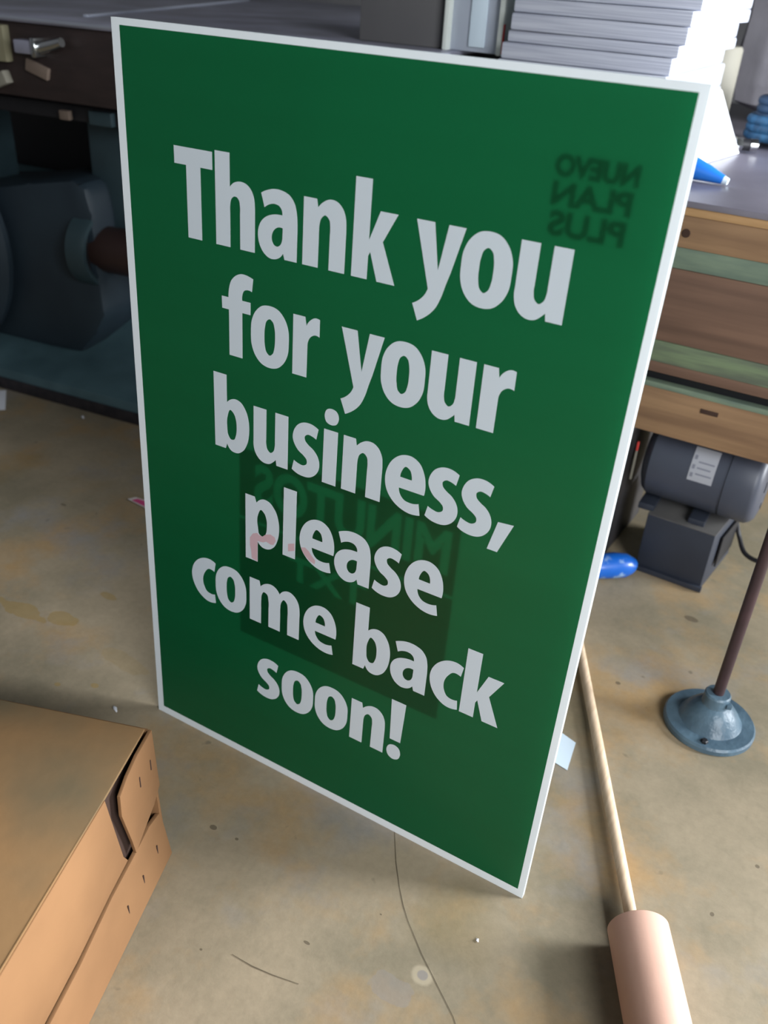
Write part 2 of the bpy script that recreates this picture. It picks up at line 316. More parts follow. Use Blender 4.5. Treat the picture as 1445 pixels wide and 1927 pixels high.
GLYPH = {   # outlines, 0.1 mm: x from the letter's left edge, y above the baseline; c corner, s smooth
'T': ['0,903c 500,903c 500,731c 344,731c 344,0c 156,0c 156,731c 0,731c'],
'h': ['0,926c 187,926c 187,602c 235,647s 304,670s 387,661s 448,619s 487,549s 500,463s 502,370c 502,0c 315,0c 315,362c 314,434s 302,490s 272,515s 241,516s 205,487s 190,436s 187,370c 187,0c 0,0c'],
'a': ['36,609c 108,644s 188,666s 294,664s 382,632s 441,565s 470,466s 478,382s 480,276c 480,0c 331,0c 312,60c 267,8s 217,-15s 161,-20s 87,11s 30,78s 0,169s 2,250s 29,320s 92,384s 182,421s 254,431s 297,430c 289,478s 257,514s 199,526s 136,511s 78,475c',
      '303,308c 243,305s 194,269s 170,214s 175,160s 205,122s 242,116s 278,140s 298,186s 302,240s'],
'n': ['0,656c 152,656c 168,578c 221,632s 294,669s 378,664s 443,616s 482,541s 495,448s 497,359c 497,0c 313,0c 314,340c 314,417s 300,483s 252,516s 211,485s 190,422s 186,359s 186,303c 186,0c 0,0c'],
'k': ['0,926c 179,926c 179,375c 285,656c 474,656c 329,381c 488,0c 290,0c 199,268c 179,225c 179,0c 0,0c'],
'y': ['0,656c 186,656c 261,235c 330,656c 500,656c 390,225c 359,127s 320,-12s 265,-131s 182,-220s 95,-276c 28,-119c 95,-76s 152,-10s 177,49c'],
'o': ['248,669s 350,650s 437,572s 488,460s 497,328s 488,196s 437,82s 350,4s 248,-17s 148,4s 60,82s 10,196s 0,328s 10,460s 60,572s 148,650s',
      '249,527s 288,503s 313,430s 320,328s 313,224s 288,150s 249,124s 210,150s 186,224s 179,328s 186,430s 210,503s'],
'u': ['0,656c 178,656c 178,290c 180,225s 199,165s 238,138s 282,171s 298,227s 301,291c 301,656c 478,656c 482,0c 326,0c 315,71c 286,38s 225,-9s 157,-18s 81,13s 26,80s 4,147s 0,229c'],
'f': ['421,905c 405,767c 352,777s 300,757s 278,709s 275,648c 386,648c 386,514c 276,514c 276,0c 96,0c 96,514c 3,514c 0,648c 92,648c 98,732s 137,845s 203,906s 267,931s 341,929s'],
'r': ['0,656c 150,656c 168,563c 211,629s 275,667s 330,660c 333,476c 277,485s 218,449s 190,390s 186,309s 186,255c 186,0c 3,0c'],
'b': ['0,926c 186,926c 188,592c 245,642s 312,661s 389,639s 454,563s 499,430s 504,300s 478,155s 418,43s 338,-14s 247,-10s 182,66c 161,0c 5,0c',
      '238,510s 282,480s 315,405s 324,314s 314,212s 278,142s 238,138s 202,180s 186,271s 192,415s'],
's': ['340,617c 315,491c 262,512s 202,517s 164,484s 170,438s 217,394s 281,356s 340,290s 367,212s 361,130s 319,54s 248,1s 146,-14s 56,4s 0,33c 26,154c 85,130s 156,124s 199,157s 198,205s 159,244s 85,289s 29,357s 4,426s 16,516s 66,600s 145,648s 245,654s'],
',': ['77,246c 247,261c 116,-100c 0,-100c'],
'i': ['0,656c 180,656c 180,0c 0,0c', '90,907s 148,890s 180,815s 148,738s 90,720s 30,738s 0,815s 30,890s'],
'e': ['476,255c 174,255c 195,181s 245,129s 325,114s 424,138c 450,4c 357,-14s 226,8s 110,77s 31,180s 0,311s 18,443s 85,568s 186,642s 290,655s 391,605s 454,500s 480,393s 482,300s', '318,384c 178,384c 190,452s 237,520s 286,496s 312,440s'],
'p': ['0,656c 139,656c 165,582c 210,632s 264,660s 350,650s 436,570s 487,446s 500,315s 481,172s 423,46s 341,-13s 258,-16s 186,42c 186,-252c 2,-252c', '236,505s 281,474s 315,394s 321,300s 302,188s 257,140s 211,155s 188,240s 186,415s'],
'l': ['0,926c 182,926c 182,0c 0,0c'],
'c': ['401,632c 380,496c 288,508s 221,430s 186,326s 196,222s 249,137s 313,122s 378,136c 392,6c 254,-14s 125,52s 35,177s 0,328s 38,490s 126,600s 220,652s 320,662s'],
'm': ['0,656c 153,656c 170,575c 254,647s 343,665s 420,629s 463,572c 528,646s 611,668s 695,624s 747,546s 767,434s 768,335c 768,0c 590,0c 590,285c 590,387s 574,481s 531,515s 490,459s 477,365s 476,278c 476,0c 297,0c 297,293c 294,412s 269,494s 222,508s 189,452s 181,373s 179,251c 179,0c 0,0c'],
'!': ['6,926c 206,926c 180,292c 30,292c', '104,216s 165,190s 196,100s 165,8s 104,-20s 34,8s 0,100s 34,190s']}
def outline(spec):
    pts = []
    for tok in spec.split():
        x, y = tok[:-1].split(','); pts.append((Vector((float(x), float(y))) * 1e-4, tok[-1]))
    n = len(pts); out = []
    def tang(i):
        a, b, c = pts[i - 1][0], pts[i][0], pts[(i + 1) % n][0]
        l1, l2 = (b - a).length, (c - b).length
        return ((b - a) / l1 * l2 + (c - b) / l2 * l1) / (l1 + l2)
    for i in range(n):
        (p, fp), (q, fq) = pts[i], pts[(i + 1) % n]; L = (q - p).length
        out.append(p)
        if fp == 'c' and fq == 'c': continue
        tp = tang(i) if fp == 's' else (q - p) / L
        tq = tang((i + 1) % n) if fq == 's' else (q - p) / L
        if fp == 'c': tp = (tp * 2 - tq) if (tp * 2 - tq).length < 2 else tp
        if fq == 'c': tq = (tq * 2 - tp) if (tq * 2 - tp).length < 2 else tq
        for k in range(1, 7):
            u = k / 7; u2, u3 = u * u, u * u * u
            out.append(p * (2 * u3 - 3 * u2 + 1) + tp * L * (u3 - 2 * u2 + u) + q * (3 * u2 - 2 * u3) + tq * L * (u3 - u2))
    return out
SIGN_ROT = Matrix(((1, 0, 0), (0, ST, CT), (0, CT, -ST))).to_4x4()   # flat outline x,y -> sign plane (y up the sign); z away
def flat_mesh(outs, depth, name):
    cu = bpy.data.curves.new(name, 'CURVE'); cu.dimensions = '2D'; cu.fill_mode = 'BOTH'; cu.extrude = depth / 2
    for o in outs:
        s = cu.splines.new('POLY'); s.points.add(len(o) - 1); s.use_cyclic_u = True
        for pt, v in zip(s.points, o): pt.co = (v.x, v.y, 0, 1)
    ob = bpy.data.objects.new(name, cu); C.objects.link(ob)
    dg = bpy.context.evaluated_depsgraph_get(); me = bpy.data.meshes.new_from_object(ob.evaluated_get(dg))
    bpy.data.objects.remove(ob); bpy.data.curves.remove(cu)
    return me
def on_sign(me, s, t, d, name, m):
    X = world_of(sign).inverted() @ Matrix.Translation(sp(s, t, d)) @ SIGN_ROT
    me.transform(X); return link_mesh(name, me, m, sign, 0)
LINES = [
 (0.2012, [('T', .0726), ('h', .1260), ('a', .1804), ('n', .2352), ('k', .2928), ('y', .3596), ('o', .4083), ('u', .4627)]),
 (0.3197, [('f', .1320), ('o', .1712), ('r', .2260), ('y', .2856), ('o', .3343), ('u', .3884), ('r', .4438)]),
 (0.4373, [('b', .1181), ('u', .1748), ('s', .2287), ('i', .2698), ('n', .2951), ('e', .3491), ('s', .3998), ('s', .4381), (',', .4741)]),
 (0.5540, [('p', .1627), ('l', .2185), ('e', .2424), ('a', .2918), ('s', .3438), ('e', .3838)]),
 (0.6720, [('c', .0740), ('o', .1136), ('m', .1689), ('e', .2518), ('b', .3250), ('a', .3775), ('c', .4292), ('k', .4711)]),
 (0.7910, [('s', .1811), ('o', .2214), ('o', .2740), ('n', .3285), ('!', .3834)])]
for base, row in LINES:
    for ch, s in row:
        on_sign(flat_mesh([outline(c) for c in GLYPH[ch]], 0.00016, 'letter'), s, base, 0.00050, 'letter', M['letter'])

# print on the reverse side, which shows through the translucent sheet mirrored
def mirrored_text(txt, size, width, bold, at, cut=False):
    """flat outlines of txt, mirrored and set to width with the right edge at x=at[0], base at y=at[1]; cut when the letters are openings in a panel"""
    fc = bpy.data.curves.new('txt', 'FONT'); fc.body = txt; fc.size = size; fc.offset = bold
    ob = bpy.data.objects.new('txt', fc); C.objects.link(ob)
    dg = bpy.context.evaluated_depsgraph_get()
    me = bpy.data.meshes.new_from_object(ob.evaluated_get(dg)); xs = [v.co.x for v in me.vertices]; a, b = min(xs), max(xs); bpy.data.meshes.remove(me)
    src = ob.to_curve(dg); cu = bpy.data.curves.new('txt', 'CURVE') if cut else src.copy()
    for sp0 in (src.splines if cut else ()):     # one fill group, so that the letters open the panel
        ns = cu.splines.new('BEZIER'); ns.bezier_points.add(len(sp0.bezier_points) - 1); ns.use_cyclic_u = True
        for q0, q1 in zip(sp0.bezier_points, ns.bezier_points):
            q1.handle_left_type = q1.handle_right_type = 'FREE'
            q1.co, q1.handle_left, q1.handle_right = q0.co, q0.handle_left, q0.handle_right
    ob.to_curve_clear(); bpy.data.objects.remove(ob)
    cu.dimensions = '2D'; cu.fill_mode = 'BOTH'; cu.extrude = 0.0; cu.resolution_u = 6
    cu.offset = -bold if cut else bold
    cu.transform(Matrix.Translation((at[0], at[1], 0)) @ Matrix.Diagonal((-width / (b - a), 1, 1, 1)) @ Matrix.Translation((-a, 0, 0)))
    return cu
def curve_to_mesh(cu, outs=()):
    for o in outs:
        sp_ = cu.splines.new('POLY'); sp_.points.add(len(o) - 1); sp_.use_cyclic_u = True
        for pt, v in zip(sp_.points, o): pt.co = (v[0], v[1], 0, 1)
    ob = bpy.data.objects.new('txt', cu); C.objects.link(ob)
    dg = bpy.context.evaluated_depsgraph_get(); me = bpy.data.meshes.new_from_object(ob.evaluated_get(dg)); bpy.data.objects.remove(ob)
    return me
def rrect(x0, y0, x1, y1, r):
    out = []
    for cx_, cy_, a0 in ((x1 - r, y1 - r, 0), (x0 + r, y1 - r, 90), (x0 + r, y0 + r, 180), (x1 - r, y0 + r, 270)):
        out += [(cx_ + r * math.cos(math.radians(a0 + k * 15)), cy_ + r * math.sin(math.radians(a0 + k * 15))) for k in range(7)]
    return out
BACK = -0.0014    # inside the thin hollow sheet
for txt, right, t, wd, size in (('NUEVO', 0.5525, 0.0790, 0.071, 0.0222), ('PLAN', 0.5510, 0.1020, 0.069, 0.0250), ('PLUS', 0.5500, 0.1262, 0.067, 0.0265)):
    on_sign(curve_to_mesh(mirrored_text(txt, size, wd, 0.0012, (0, 0))), right, t, BACK, 'reverse_text', M['ghost'])
# dark panel of the reverse print with two words left light in it
x0, x1, yb_, ym, yt = 0.1515, 0.4460, 0.7010, 0.5240, 0.4270
on_sign(curve_to_mesh(mirrored_text('MINUTOS', 0.074, 0.258, 0.0022, (0.4340, ym - 0.4960), True), [[(x0, 0), (x1, 0), (x1, ym - yt), (x0, ym - yt)]]), 0.0, ym, BACK, 'reverse_block', M['ghost_lt'])
on_sign(curve_to_mesh(mirrored_text('TXT', 0.046, 0.112, 0.0016, (0.3380, yb_ - 0.5830), True), [[(x0, 0), (x1, 0), (x1, yb_ - ym), (x0, yb_ - ym)]]), 0.0, yb_, BACK, 'reverse_block', M['ghost_lt'])
for pl in ([(.1694, .548), (.1739, .5408), (.1805, .5376), (.1833, .5396), (.1883, .5400), (.1932, .5352), (.2003, .5325), (.2066, .5342), (.2083, .539), (.2049, .5457), (.2005, .5468), (.1939, .5451), (.1895, .5478), (.185, .5485), (.1812, .5487), (.1810, .5564), (.1808, .5787), (.1722, .5771), (.1711, .5656), (.1694, .5587)],
           [(.2261, .536), (.2353, .532), (.2356, .5423), (.2264, .5464)],
           [(.2450, .5337), (.2506, .5318), (.256, .5349), (.2605, .5400), (.2655, .5442), (.2650, .5500), (.2576, .5480), (.2510, .5430), (.2464, .5377)]):
    sheet(pl, 0.00058, 0.00062).build('show_through_mark', M['pink'], sign, smooth=0)


# ------------------------------------------------------------------ cardboard box
BC = Vector((0.173, -0.190, 0)); E1 = Vector((0.3201, -0.9474, 0)); E2 = Vector((-0.9474, -0.3201, 0)); NBX = -E2
box = thing('cardboard_box', 'brown cardboard box with a crushed corner, standing on the floor in front of the sign', 'box', BC + E1 * 0.25 + E2 * 0.22)
def bq(u, v, z): return BC + E1 * u + E2 * v + Vector((0, 0, z))
# inner carton, set back a little; its dark brown paints the shade in the gaps
MB().prism([bq(0.006, 0.006, 0.001), bq(0.006, 0.45, 0.001), bq(0.62, 0.45, 0.001), bq(0.62, 0.006, 0.001)], (0, 0, 0.205)).build('carton', M['card_dark'], box)
tp = MB()
tp.prism([bq(0.0, 0.002, 0.2195), bq(0.105, 0.0, 0.2205), bq(0.30, 0.0, 0.2215), bq(0.62, 0.0, 0.2215), bq(0.62, 0.455, 0.2215), bq(0.0, 0.455, 0.2205)], (0, 0, -0.004), 0.0012)
tp.build('top', M['card_top'], box)
def side(poly, off, th, name, m, lean=0.0):
    return MB().prism([BC + E1 * u + Vector((0, 0, z)) + NBX * (off + lean * max(0, 0.09 - z)) for u, z in poly], -NBX * th, 0.0008).build(name, m, box)
side([(0.105, 0.2190), (0.086, 0.104), (0.078, 0.088), (0.124, 0.087), (0.20, 0.080), (0.62, 0.080), (0.62, 0.2195), (0.30, 0.2195)], 0.0015, 0.005, 'side_panel', M['card'])
side([(-0.001, 0.2185), (-0.006, 0.122), (0.012, 0.108), (0.055, 0.092), (0.066, 0.086), (0.071, 0.113), (0.085, 0.172), (0.083, 0.201), (0.063, 0.211), (0.037, 0.217)], 0.006, 0.004, 'torn_flap', M['card'])
side([(0.069, 0.083), (0.026, 0.084), (-0.002, 0.077), (-0.004, 0.0005), (0.62, 0.0005), (0.62, 0.075), (0.20, 0.076), (0.124, 0.0835)], 0.003, 0.005, 'lower_panel', M['card'], 0.12)
MB().prism([bq(-0.004, -0.008, 0.0005), bq(-0.004, 0.45, 0.0005), bq(-0.004, 0.45, 0.216), bq(-0.004, 0.0, 0.216)], E1 * 0.005, 0.0008).build('end_panel', M['card'], box)
for u, z, off in ((0.011, 0.174, 0.0062), (0.039, 0.176, 0.0062), (0.024, 0.040, 0.0092), (0.064, 0.036, 0.0096), (0.105, 0.036, 0.0096)):
    p = BC + E1 * u + NBX * off + Vector((0, 0, z))
    MB().box(p, (0.0016, 0.0012, 0.016), math.atan2(E1.y, E1.x), 0.0003).build('staple', M['card_dark'], box)

# ------------------------------------------------------------------ tube and dowel
TD = Vector((0.4575, -0.8892, 0)); TE = Vector((0.727, 0.012, 0.0356))
rr, ri = 0.0355, 0.0315
single('cardboard_tube', MB().lathe([(ri, 0), (ri, 0.55), (rr, 0.55), (rr, 0.0008), (rr - 0.0008, 0), (ri, 0)], TE, TD, 64), M['kraft'],
       'thick kraft brown cardboard tube lying on the floor with a wooden rod in it', 'tube', (TE.x, TE.y, 0))
d0 = Vector((0.4235, 0.6215, 0.0083)); d1 = Vector((0.722, 0.0265, 0.0122)); dd = (d1 - d0).normalized()
single('wooden_dowel', MB().tube([d0, d0 + dd * 0.002, d0 + (d1 - d0) * 0.5, d1 + dd * 0.12], [0.0070, 0.0078, 0.0078, 0.0078], 24), M['dowel'],
       'long pale wooden dowel running from the brown tube to behind the sign', 'rod', (d0.x, d0.y, 0))

# ------------------------------------------------------------------ stand with a round foot
st = thing('pole_stand', 'blue grey round iron foot carrying a thin maroon pole', 'stand', (0.718, 0.441, 0))
MB().lathe([(0, 0), (0.067, 0), (0.0685, 0.002), (0.0685, 0.009), (0.066, 0.0125), (0.056, 0.0132), (0.0475, 0.0136), (0.0455, 0.016), (0.041, 0.024), (0.032, 0.036), (0.0250, 0.043), (0.0205, 0.046), (0.0195, 0.050), (0.0195, 0.063), (0.0175, 0.066), (0.0, 0.066)], (0.718, 0.441, 0)).build('foot', M['iron'], st, 30)
MB().tube([(0.718, 0.441, 0.06), (0.718, 0.441, 0.6), (0.718, 0.441, 1.05)], 0.0082, 20).build('pole', M['rod'], st)
MB().lathe([(0, 0), (0.0055, 0), (0.0055, 0.0045), (0.004, 0.006), (0, 0.006)], (0.7225, 0.3845, 0.0118), (0, 0, 1), 6).build('bolt', M['black'], st)
MB().box((0.7375, 0.433, 0.0545), (0.008, 0.008, 0.008), 0.4, 0.001).build('set_screw', M['iron'], st)

# ------------------------------------------------------------------ bench of planks
bn = thing('plank_bench', 'work bench built of brown planks with worn green strips and a dark top', 'bench', (0.75, 1.15, 0))
bx0, bx1 = 0.02, 1.75; bxc, bxl = (bx0 + bx1) / 2, bx1 - bx0
def slab(z0, z1, y0, y1, name, m, bev=0.002, x0=bx0, x1=bx1): return MB().box(((x0 + x1) / 2, (y0 + y1) / 2, (z0 + z1) / 2), (x1 - x0, y1 - y0, z1 - z0), 0, bev).build(name, m, bn)
slab(0.680, 0.690, 0.772, 2.20, 'bench_top', M['bench_top'], 0.003)
slab(0.667, 0.680, 0.776, 2.20, 'edge_board', M['light_wood'])
slab(0.617, 0.667, 0.779, 2.18, 'plank', M['plank'])
slab(0.583, 0.617, 0.781, 2.18, 'green_strip', M['green_strip'])
slab(0.461, 0.583, 0.779, 0.84, 'plank', M['plank2'])
slab(0.424, 0.461, 0.777, 0.84, 'green_strip', M['green_strip2'])
slab(0.385, 0.424, 0.795, 0.84, 'gap_shade', M['black'])  # black strip painted as the shade in the open gap between planks
slab(0.405, 0.424, 0.779, 0.795, 'batten', M['plank2'])
slab(0.378, 0.388, 0.777, 0.795, 'batten', M['green_strip'])
slab(0.294, 0.380, 0.779, 0.84, 'plank', M['plank'])
for x in (0.07, 1.68):
    for y in (0.87, 2.14): MB().box((x, y, 0.292), (0.07, 0.06, 0.583), 0, 0.003).build('leg', M['plank2'], bn)
MB().lathe([(0, 0), (0.007, 0), (0.006, 0.0014), (0, 0.0014)], (0.449, 0.7790, 0.640), (0, -1, 0), 16).build('knot', M['card_dark'], bn)
MB().box((0.555, 0.7785, 0.357), (0.030, 0.002, 0.008), 0, 0.0008).build('knot', M['card_dark'], bn)

# ------------------------------------------------------------------ motor under the bench
mo = thing('electric_motor', 'grey electric motor with a white rating label on a dark steel base under the bench', 'motor', (0.56, 0.87, 0))
ma = math.radians(-6)
mbx = MB()
q = [Vector((0.494, 0.796, 0.001)), Vector((0.621, 0.791, 0.001)), Vector((0.640, 0.955, 0.001)), Vector((0.500, 0.962, 0.001))]
mbx.prism(q, (0, 0, 0.122), 0.003); mbx.build('base', M['motor_base'], mo)
MB().prism([v + Vector((0, 0, 0.1221)) for v in q], (0, 0, 0.0012)).build('base_top', M['dusty'], mo)
MB().prism([Vector((0.492, 0.788, 0.001)), Vector((0.624, 0.783, 0.001)), Vector((0.624, 0.792, 0.001)), Vector((0.492, 0.797, 0.001))], (0, 0, 0.010), 0.001).build('base_flange', M['motor_base'], mo)
MB().prism([Vector((0.6292, 0.835, 0.035)), Vector((0.6400, 0.930, 0.035)), Vector((0.6400, 0.930, 0.100)), Vector((0.6292, 0.835, 0.100))], Vector((0.003, -0.0003, 0))).build('slot', M['black'], mo)
mc = Vector((0.545, 0.874, 0.212)); max_ = Vector((1, -0.02, 0)).normalized(); R0 = 0.078
MB().lathe([(0, -0.086), (0.055, -0.086), (0.070, -0.080), (R0, -0.070), (R0, 0.062)], mc, max_, 64).build('body', M['motor'], mo, 30)
MB().lathe([(R0 - 0.0015, 0.062), (R0 - 0.0015, 0.065), (R0 + 0.0005, 0.066), (R0 + 0.0005, 0.112), (R0 - 0.004, 0.120), (0.066, 0.126), (0.045, 0.130), (0, 0.130)], mc, max_, 64).build('end_bell', M['motor'], mo, 30)
for k in range(5):
    a = 2 * math.pi * k / 5 + 0.3
    MB().box(mc + max_ * 0.1285 + Vector((0, 0.04 * math.cos(a), 0.04 * math.sin(a))), (0.004, 0.02, 0.009), 0, 0.001, Matrix.Rotation(a + math.pi / 2, 3, 'X')).build('vent_slot', M['black'], mo)
def on_motor(x, ang, r): return mc + max_ * x + Vector((0, -r * math.cos(ang), r * math.sin(ang)))
def wrap(x0, x1, a0, a1, r, th):
    mb = MB(); n = 10
    mb.poly([[on_motor(x0, a0 + (a1 - a0) * k / n, r), on_motor(x1, a0 + (a1 - a0) * k / n, r), on_motor(x1, a0 + (a1 - a0) * (k + 1) / n, r), on_motor(x0, a0 + (a1 - a0) * (k + 1) / n, r)] for k in range(n)], th)
    return mb
lb = wrap(0.000, 0.044, 0.06, 0.86, R0 + 0.0006, 0.0004).build('rating_label', M['label'], mo)
for k, (xa, xb, aa) in enumerate(((0.003, 0.008, 0.15), (0.003, 0.008, 0.34), (0.003, 0.008, 0.56), (0.012, 0.040, 0.22), (0.012, 0.036, 0.36), (0.012, 0.040, 0.50))):
    wrap(xa, xb, aa, aa + (0.10 if k < 3 else 0.035), R0 + 0.0011, 0.0002).build('print_line', M['label_ink'], lb)
for x in (-0.06, 0.035):
    MB().box(mc + max_ * x + Vector((0, 0, -0.0835)), (0.03, 0.13, 0.013), 0, 0.002).build('mounting_foot', M['motor_base'], mo)
pts = [Vector((0.640, 0.935, 0.085)), Vector((0.652, 0.930, 0.060)), Vector((0.675, 0.905, 0.040)), Vector((0.715, 0.895, 0.045)), Vector((0.76, 0.93, 0.075)), Vector((0.80, 0.99, 0.14)), Vector((0.82, 1.03, 0.22))]
def smooth_path(P, n=8):
    out = []
    for i in range(len(P) - 1):
        a, b, c, d = P[max(i - 1, 0)], P[i], P[i + 1], P[min(i + 2, len(P) - 1)]
        for k in range(n):
            u = k / n; out.append(0.5 * ((2 * b) + (c - a) * u + (2 * a - 5 * b + 4 * c - d) * u * u + (3 * b - a - 3 * c + d) * u ** 3))
    return out + [P[-1]]
MB().tube(smooth_path(pts), 0.0045, 12).build('power_cord', M['black'], mo)

# belt guard left of the motor
gd = thing('belt_guard', 'narrow dusty black upright guard left of the grey motor', 'guard', (0.445, 0.90, 0))
MB().box((0.428, 0.905, 0.142), (0.014, 0.20, 0.282), math.radians(-3), 0.003).build('guard_plate', M['guard'], gd)
MB().box((0.402, 0.83, 0.142), (0.018, 0.03, 0.282), math.radians(-3), 0.003).build('guard_post', M['guard'], gd)
MB().box((0.4445, 0.812, 0.205), (0.004, 0.004, 0.060), 0, 0.001).build('pale_tie', M['beige'], gd)
MB().box((0.4445, 0.812, 0.245), (0.004, 0.004, 0.018), 0, 0.001).build('red_tie', M['red'], gd)

# blue handle on the floor behind the sign
single('hand_tool', MB().tube([(0.33, 0.640, 0.024), (0.40, 0.688, 0.024), (0.44, 0.718, 0.0255), (0.465, 0.740, 0.026), (0.482, 0.754, 0.0245), (0.490, 0.762, 0.020), (0.494, 0.766, 0.012)], [0.021, 0.022, 0.0235, 0.0250, 0.0235, 0.019, 0.009], 28), M['blue_paint'],
       'chipped bright blue round-ended tool poking out behind the sign near the motor', 'tool', (0.44, 0.718, 0))

# ------------------------------------------------------------------ paper cutting machine on the left
A = math.radians(6.3)
mach = thing('paper_cutter', 'large dark teal cutting machine with steel table and brown front panel, left of the sign', 'machine', (-0.691, 0.686, 0), A)
MW = Matrix.Translation((-0.691, 0.686, 0)) @ Matrix.Rotation(A, 4, 'Z')
def mp(u, v, z): return MW @ Vector((u, v, z))
def mbox(u0, u1, v0, v1, z0, z1, name, m, bev=0.002, parent=None):
    return MB().box(mp((u0 + u1) / 2, (v0 + v1) / 2, (z0 + z1) / 2), (u1 - u0, v1 - v0, z1 - z0), A, bev).build(name, m, parent or mach)
U0, U1 = -1.25, 0.62
mbox(U0, U1, 0.062, 1.70, 0.830, 0.838, 'table', M['steel'], 0.002)
mbox(U0, U1, 0.054, 0.062, 0.834, 0.840, 'table_edge', M['steel_edge'], 0.001)
MB().box((mp(-0.222, 0.225, 0.8405) + mp(-0.54, 1.42, 0.8405)) / 2, (0.012, (mp(-0.222, 0.225, 0) - mp(-0.54, 1.42, 0)).length, 0.005), A + math.atan2(0.318, 1.195), 0.001).build('side_gauge', M['steel_edge'], mach)
mbox(U0, U1, 0.075, 0.105, 0.685, 0.829, 'front_panel', M['brown_panel'], 0.003)
mbox(U0, -0.300, 0.055, 0.076, 0.752, 0.822, 'end_block', M['olive'], 0.004)
lv = MB().box(mp(-0.242, 0.062, 0.786), (0.052, 0.030, 0.026), A, 0.004).build('lever_block', M['steel'], mach)
MB().box(mp(-0.212, 0.058, 0.787), (0.010, 0.034, 0.036), A, 0.002).build('lever_collar', M['chrome'], lv)
MB().tube([mp(-0.207, 0.058, 0.786), mp(-0.17, 0.055, 0.795), mp(-0.145, 0.053, 0.802)], [0.012, 0.011, 0.009], 16).build('lever_grip', M['chrome'], lv)
MB().box(mp(-0.232, 0.070, 0.744), (0.058, 0.010, 0.024), A, 0.002, Matrix.Rotation(A, 3, 'Z') @ Matrix.Rotation(0.28, 3, 'Y')).build('tan_plate', M['tan'], mach)
MB().box(mp(-0.335, 0.064, 0.715), (0.05, 0.022, 0.026), A, 0.003, Matrix.Rotation(A, 3, 'Z') @ Matrix.Rotation(-0.35, 3, 'Y')).build('cream_block', M['beige'], mach)
def mpoly(poly, v0, v1, name, m, bev=0.012):
    return MB().prism([mp(u, v0, z) for u, z in poly], mp(0, v1, 0) - mp(0, v0, 0), bev).build(name, m, mach)
mbox(U0, U1, 0.62, 0.66, 0.05, 0.822, 'dark_interior_plate', M['black'])  # added black plate, painted as the dark of the machine's interior
mbox(U0, U1, 0.13, 0.30, 0.640, 0.672, 'cross_beam', M['black'], 0.004)
mbox(-0.150, -0.090, 0.115, 0.130, 0.640, 0.668, 'tag_plate', M['teal'], 0.002)
MB().box(mp(-0.215, 0.118, 0.652), (0.028, 0.012, 0.020), A, 0.003).build('small_bracket', M['tan'], mach)
# column between base and table
mpoly([(-0.235, 0.40), (-0.128, 0.36), (-0.112, 0.40), (-0.118, 0.61), (-0.145, 0.64), (-0.232, 0.64)], 0.20, 0.34, 'column', M['teal'], 0.010)
mbox(-0.78, -0.590, 0.20, 0.34, 0.40, 0.66, 'column', M['teal'], 0.01)
# gear housing
mpoly([(-0.80, 0.42), (-0.52, 0.455), (-0.36, 0.49), (-0.225, 0.515), (-0.190, 0.50), (-0.178, 0.44), (-0.178, 0.30), (-0.172, 0.20), (-0.205, 0.145), (-0.262, 0.085), (-0.36, 0.080), (-0.80, 0.080)], 0.12, 0.40, 'gear_housing', M['teal_dark'], 0.022)
MB().lathe([(0, 0), (0.30, 0), (0.30, 0.015), (0.26, 0.045), (0.18, 0.055), (0, 0.055)], mp(-0.72, 0.10, 0.32), MW.to_3x3() @ Vector((0, -1, 0)), 64).build('flywheel_cover', M['teal_dark'], mach, 30)
AX = MW.to_3x3() @ Vector((1, 0, 0))
MB().lathe([(0.070, -0.05), (0.092, -0.05), (0.092, -0.010), (0.088, 0.000), (0.078, 0.000), (0.070, -0.008), (0.070, -0.05)], mp(-0.182, 0.170, 0.352), AX, 48).build('bearing_boss', M['teal'], mach, 30)
MB().lathe([(0, 0), (0.071, 0), (0.071, 0.003), (0, 0.003)], mp(-0.200, 0.170, 0.352), AX, 48).build('bearing_recess', M['black'], mach)  # black disc painted as the dark inside the boss hole
MB().tube([mp(-0.20, 0.170, 0.352), mp(0.10, 0.170, 0.352), mp(0.52, 0.170, 0.352)], 0.054, 32).build('shaft', M['shaft'], mach)
# sloping base casting and black skirt
bs = MB()
prof = [(0.000, 0.036), (0.004, 0.052), (0.040, 0.068), (0.10, 0.078), (0.20, 0.100), (0.30, 0.18), (0.36, 0.30), (0.40, 0.40), (0.60, 0.40), (0.60, 0.030), (0.000, 0.030)]
bs.prism([mp(U0, v, z) for v, z in prof], mp(U1, 0, 0) - mp(U0, 0, 0)); bs.build('base_casting', M['teal_base'], mach, 50)
mbox(U0, U1, -0.004, 0.60, 0.0, 0.031, 'skirt', M['skirt'], 0.003)

# ------------------------------------------------------------------ things on the machine table and bench
single('grey_carton', MB().box((-0.245, 1.135, 0.9685), (0.185, 0.17, 0.260), math.radians(2), 0.003), M['greybox'], 'plain dark grey carton standing on the steel table behind the sign', 'box', (-0.245, 1.135, 0.838))
wb = thing('white_case', 'upright off-white case with frosted grey front between the grey carton and paper stack', 'case', (-0.075, 1.10, 0.838))
for x in (-0.1335, -0.0195): MB().box((x, 1.10, 0.968), (0.011, 0.13, 0.260), 0, 0.003).build('side_wall', M['frame_white'], wb)
MB().box((-0.0765, 1.105, 0.968), (0.104, 0.11, 0.258), 0, 0.002).build('frosted_front', M['frost'], wb)
MB().box((-0.071, 1.0475, 0.960), (0.034, 0.004, 0.225), 0, 0.002).build('pale_strip', M['pale_card'], wb)
MB().box((-0.0135, 1.040, 0.866), (0.003, 0.006, 0.05), 0, 0.001).build('red_tape', M['red'], wb)

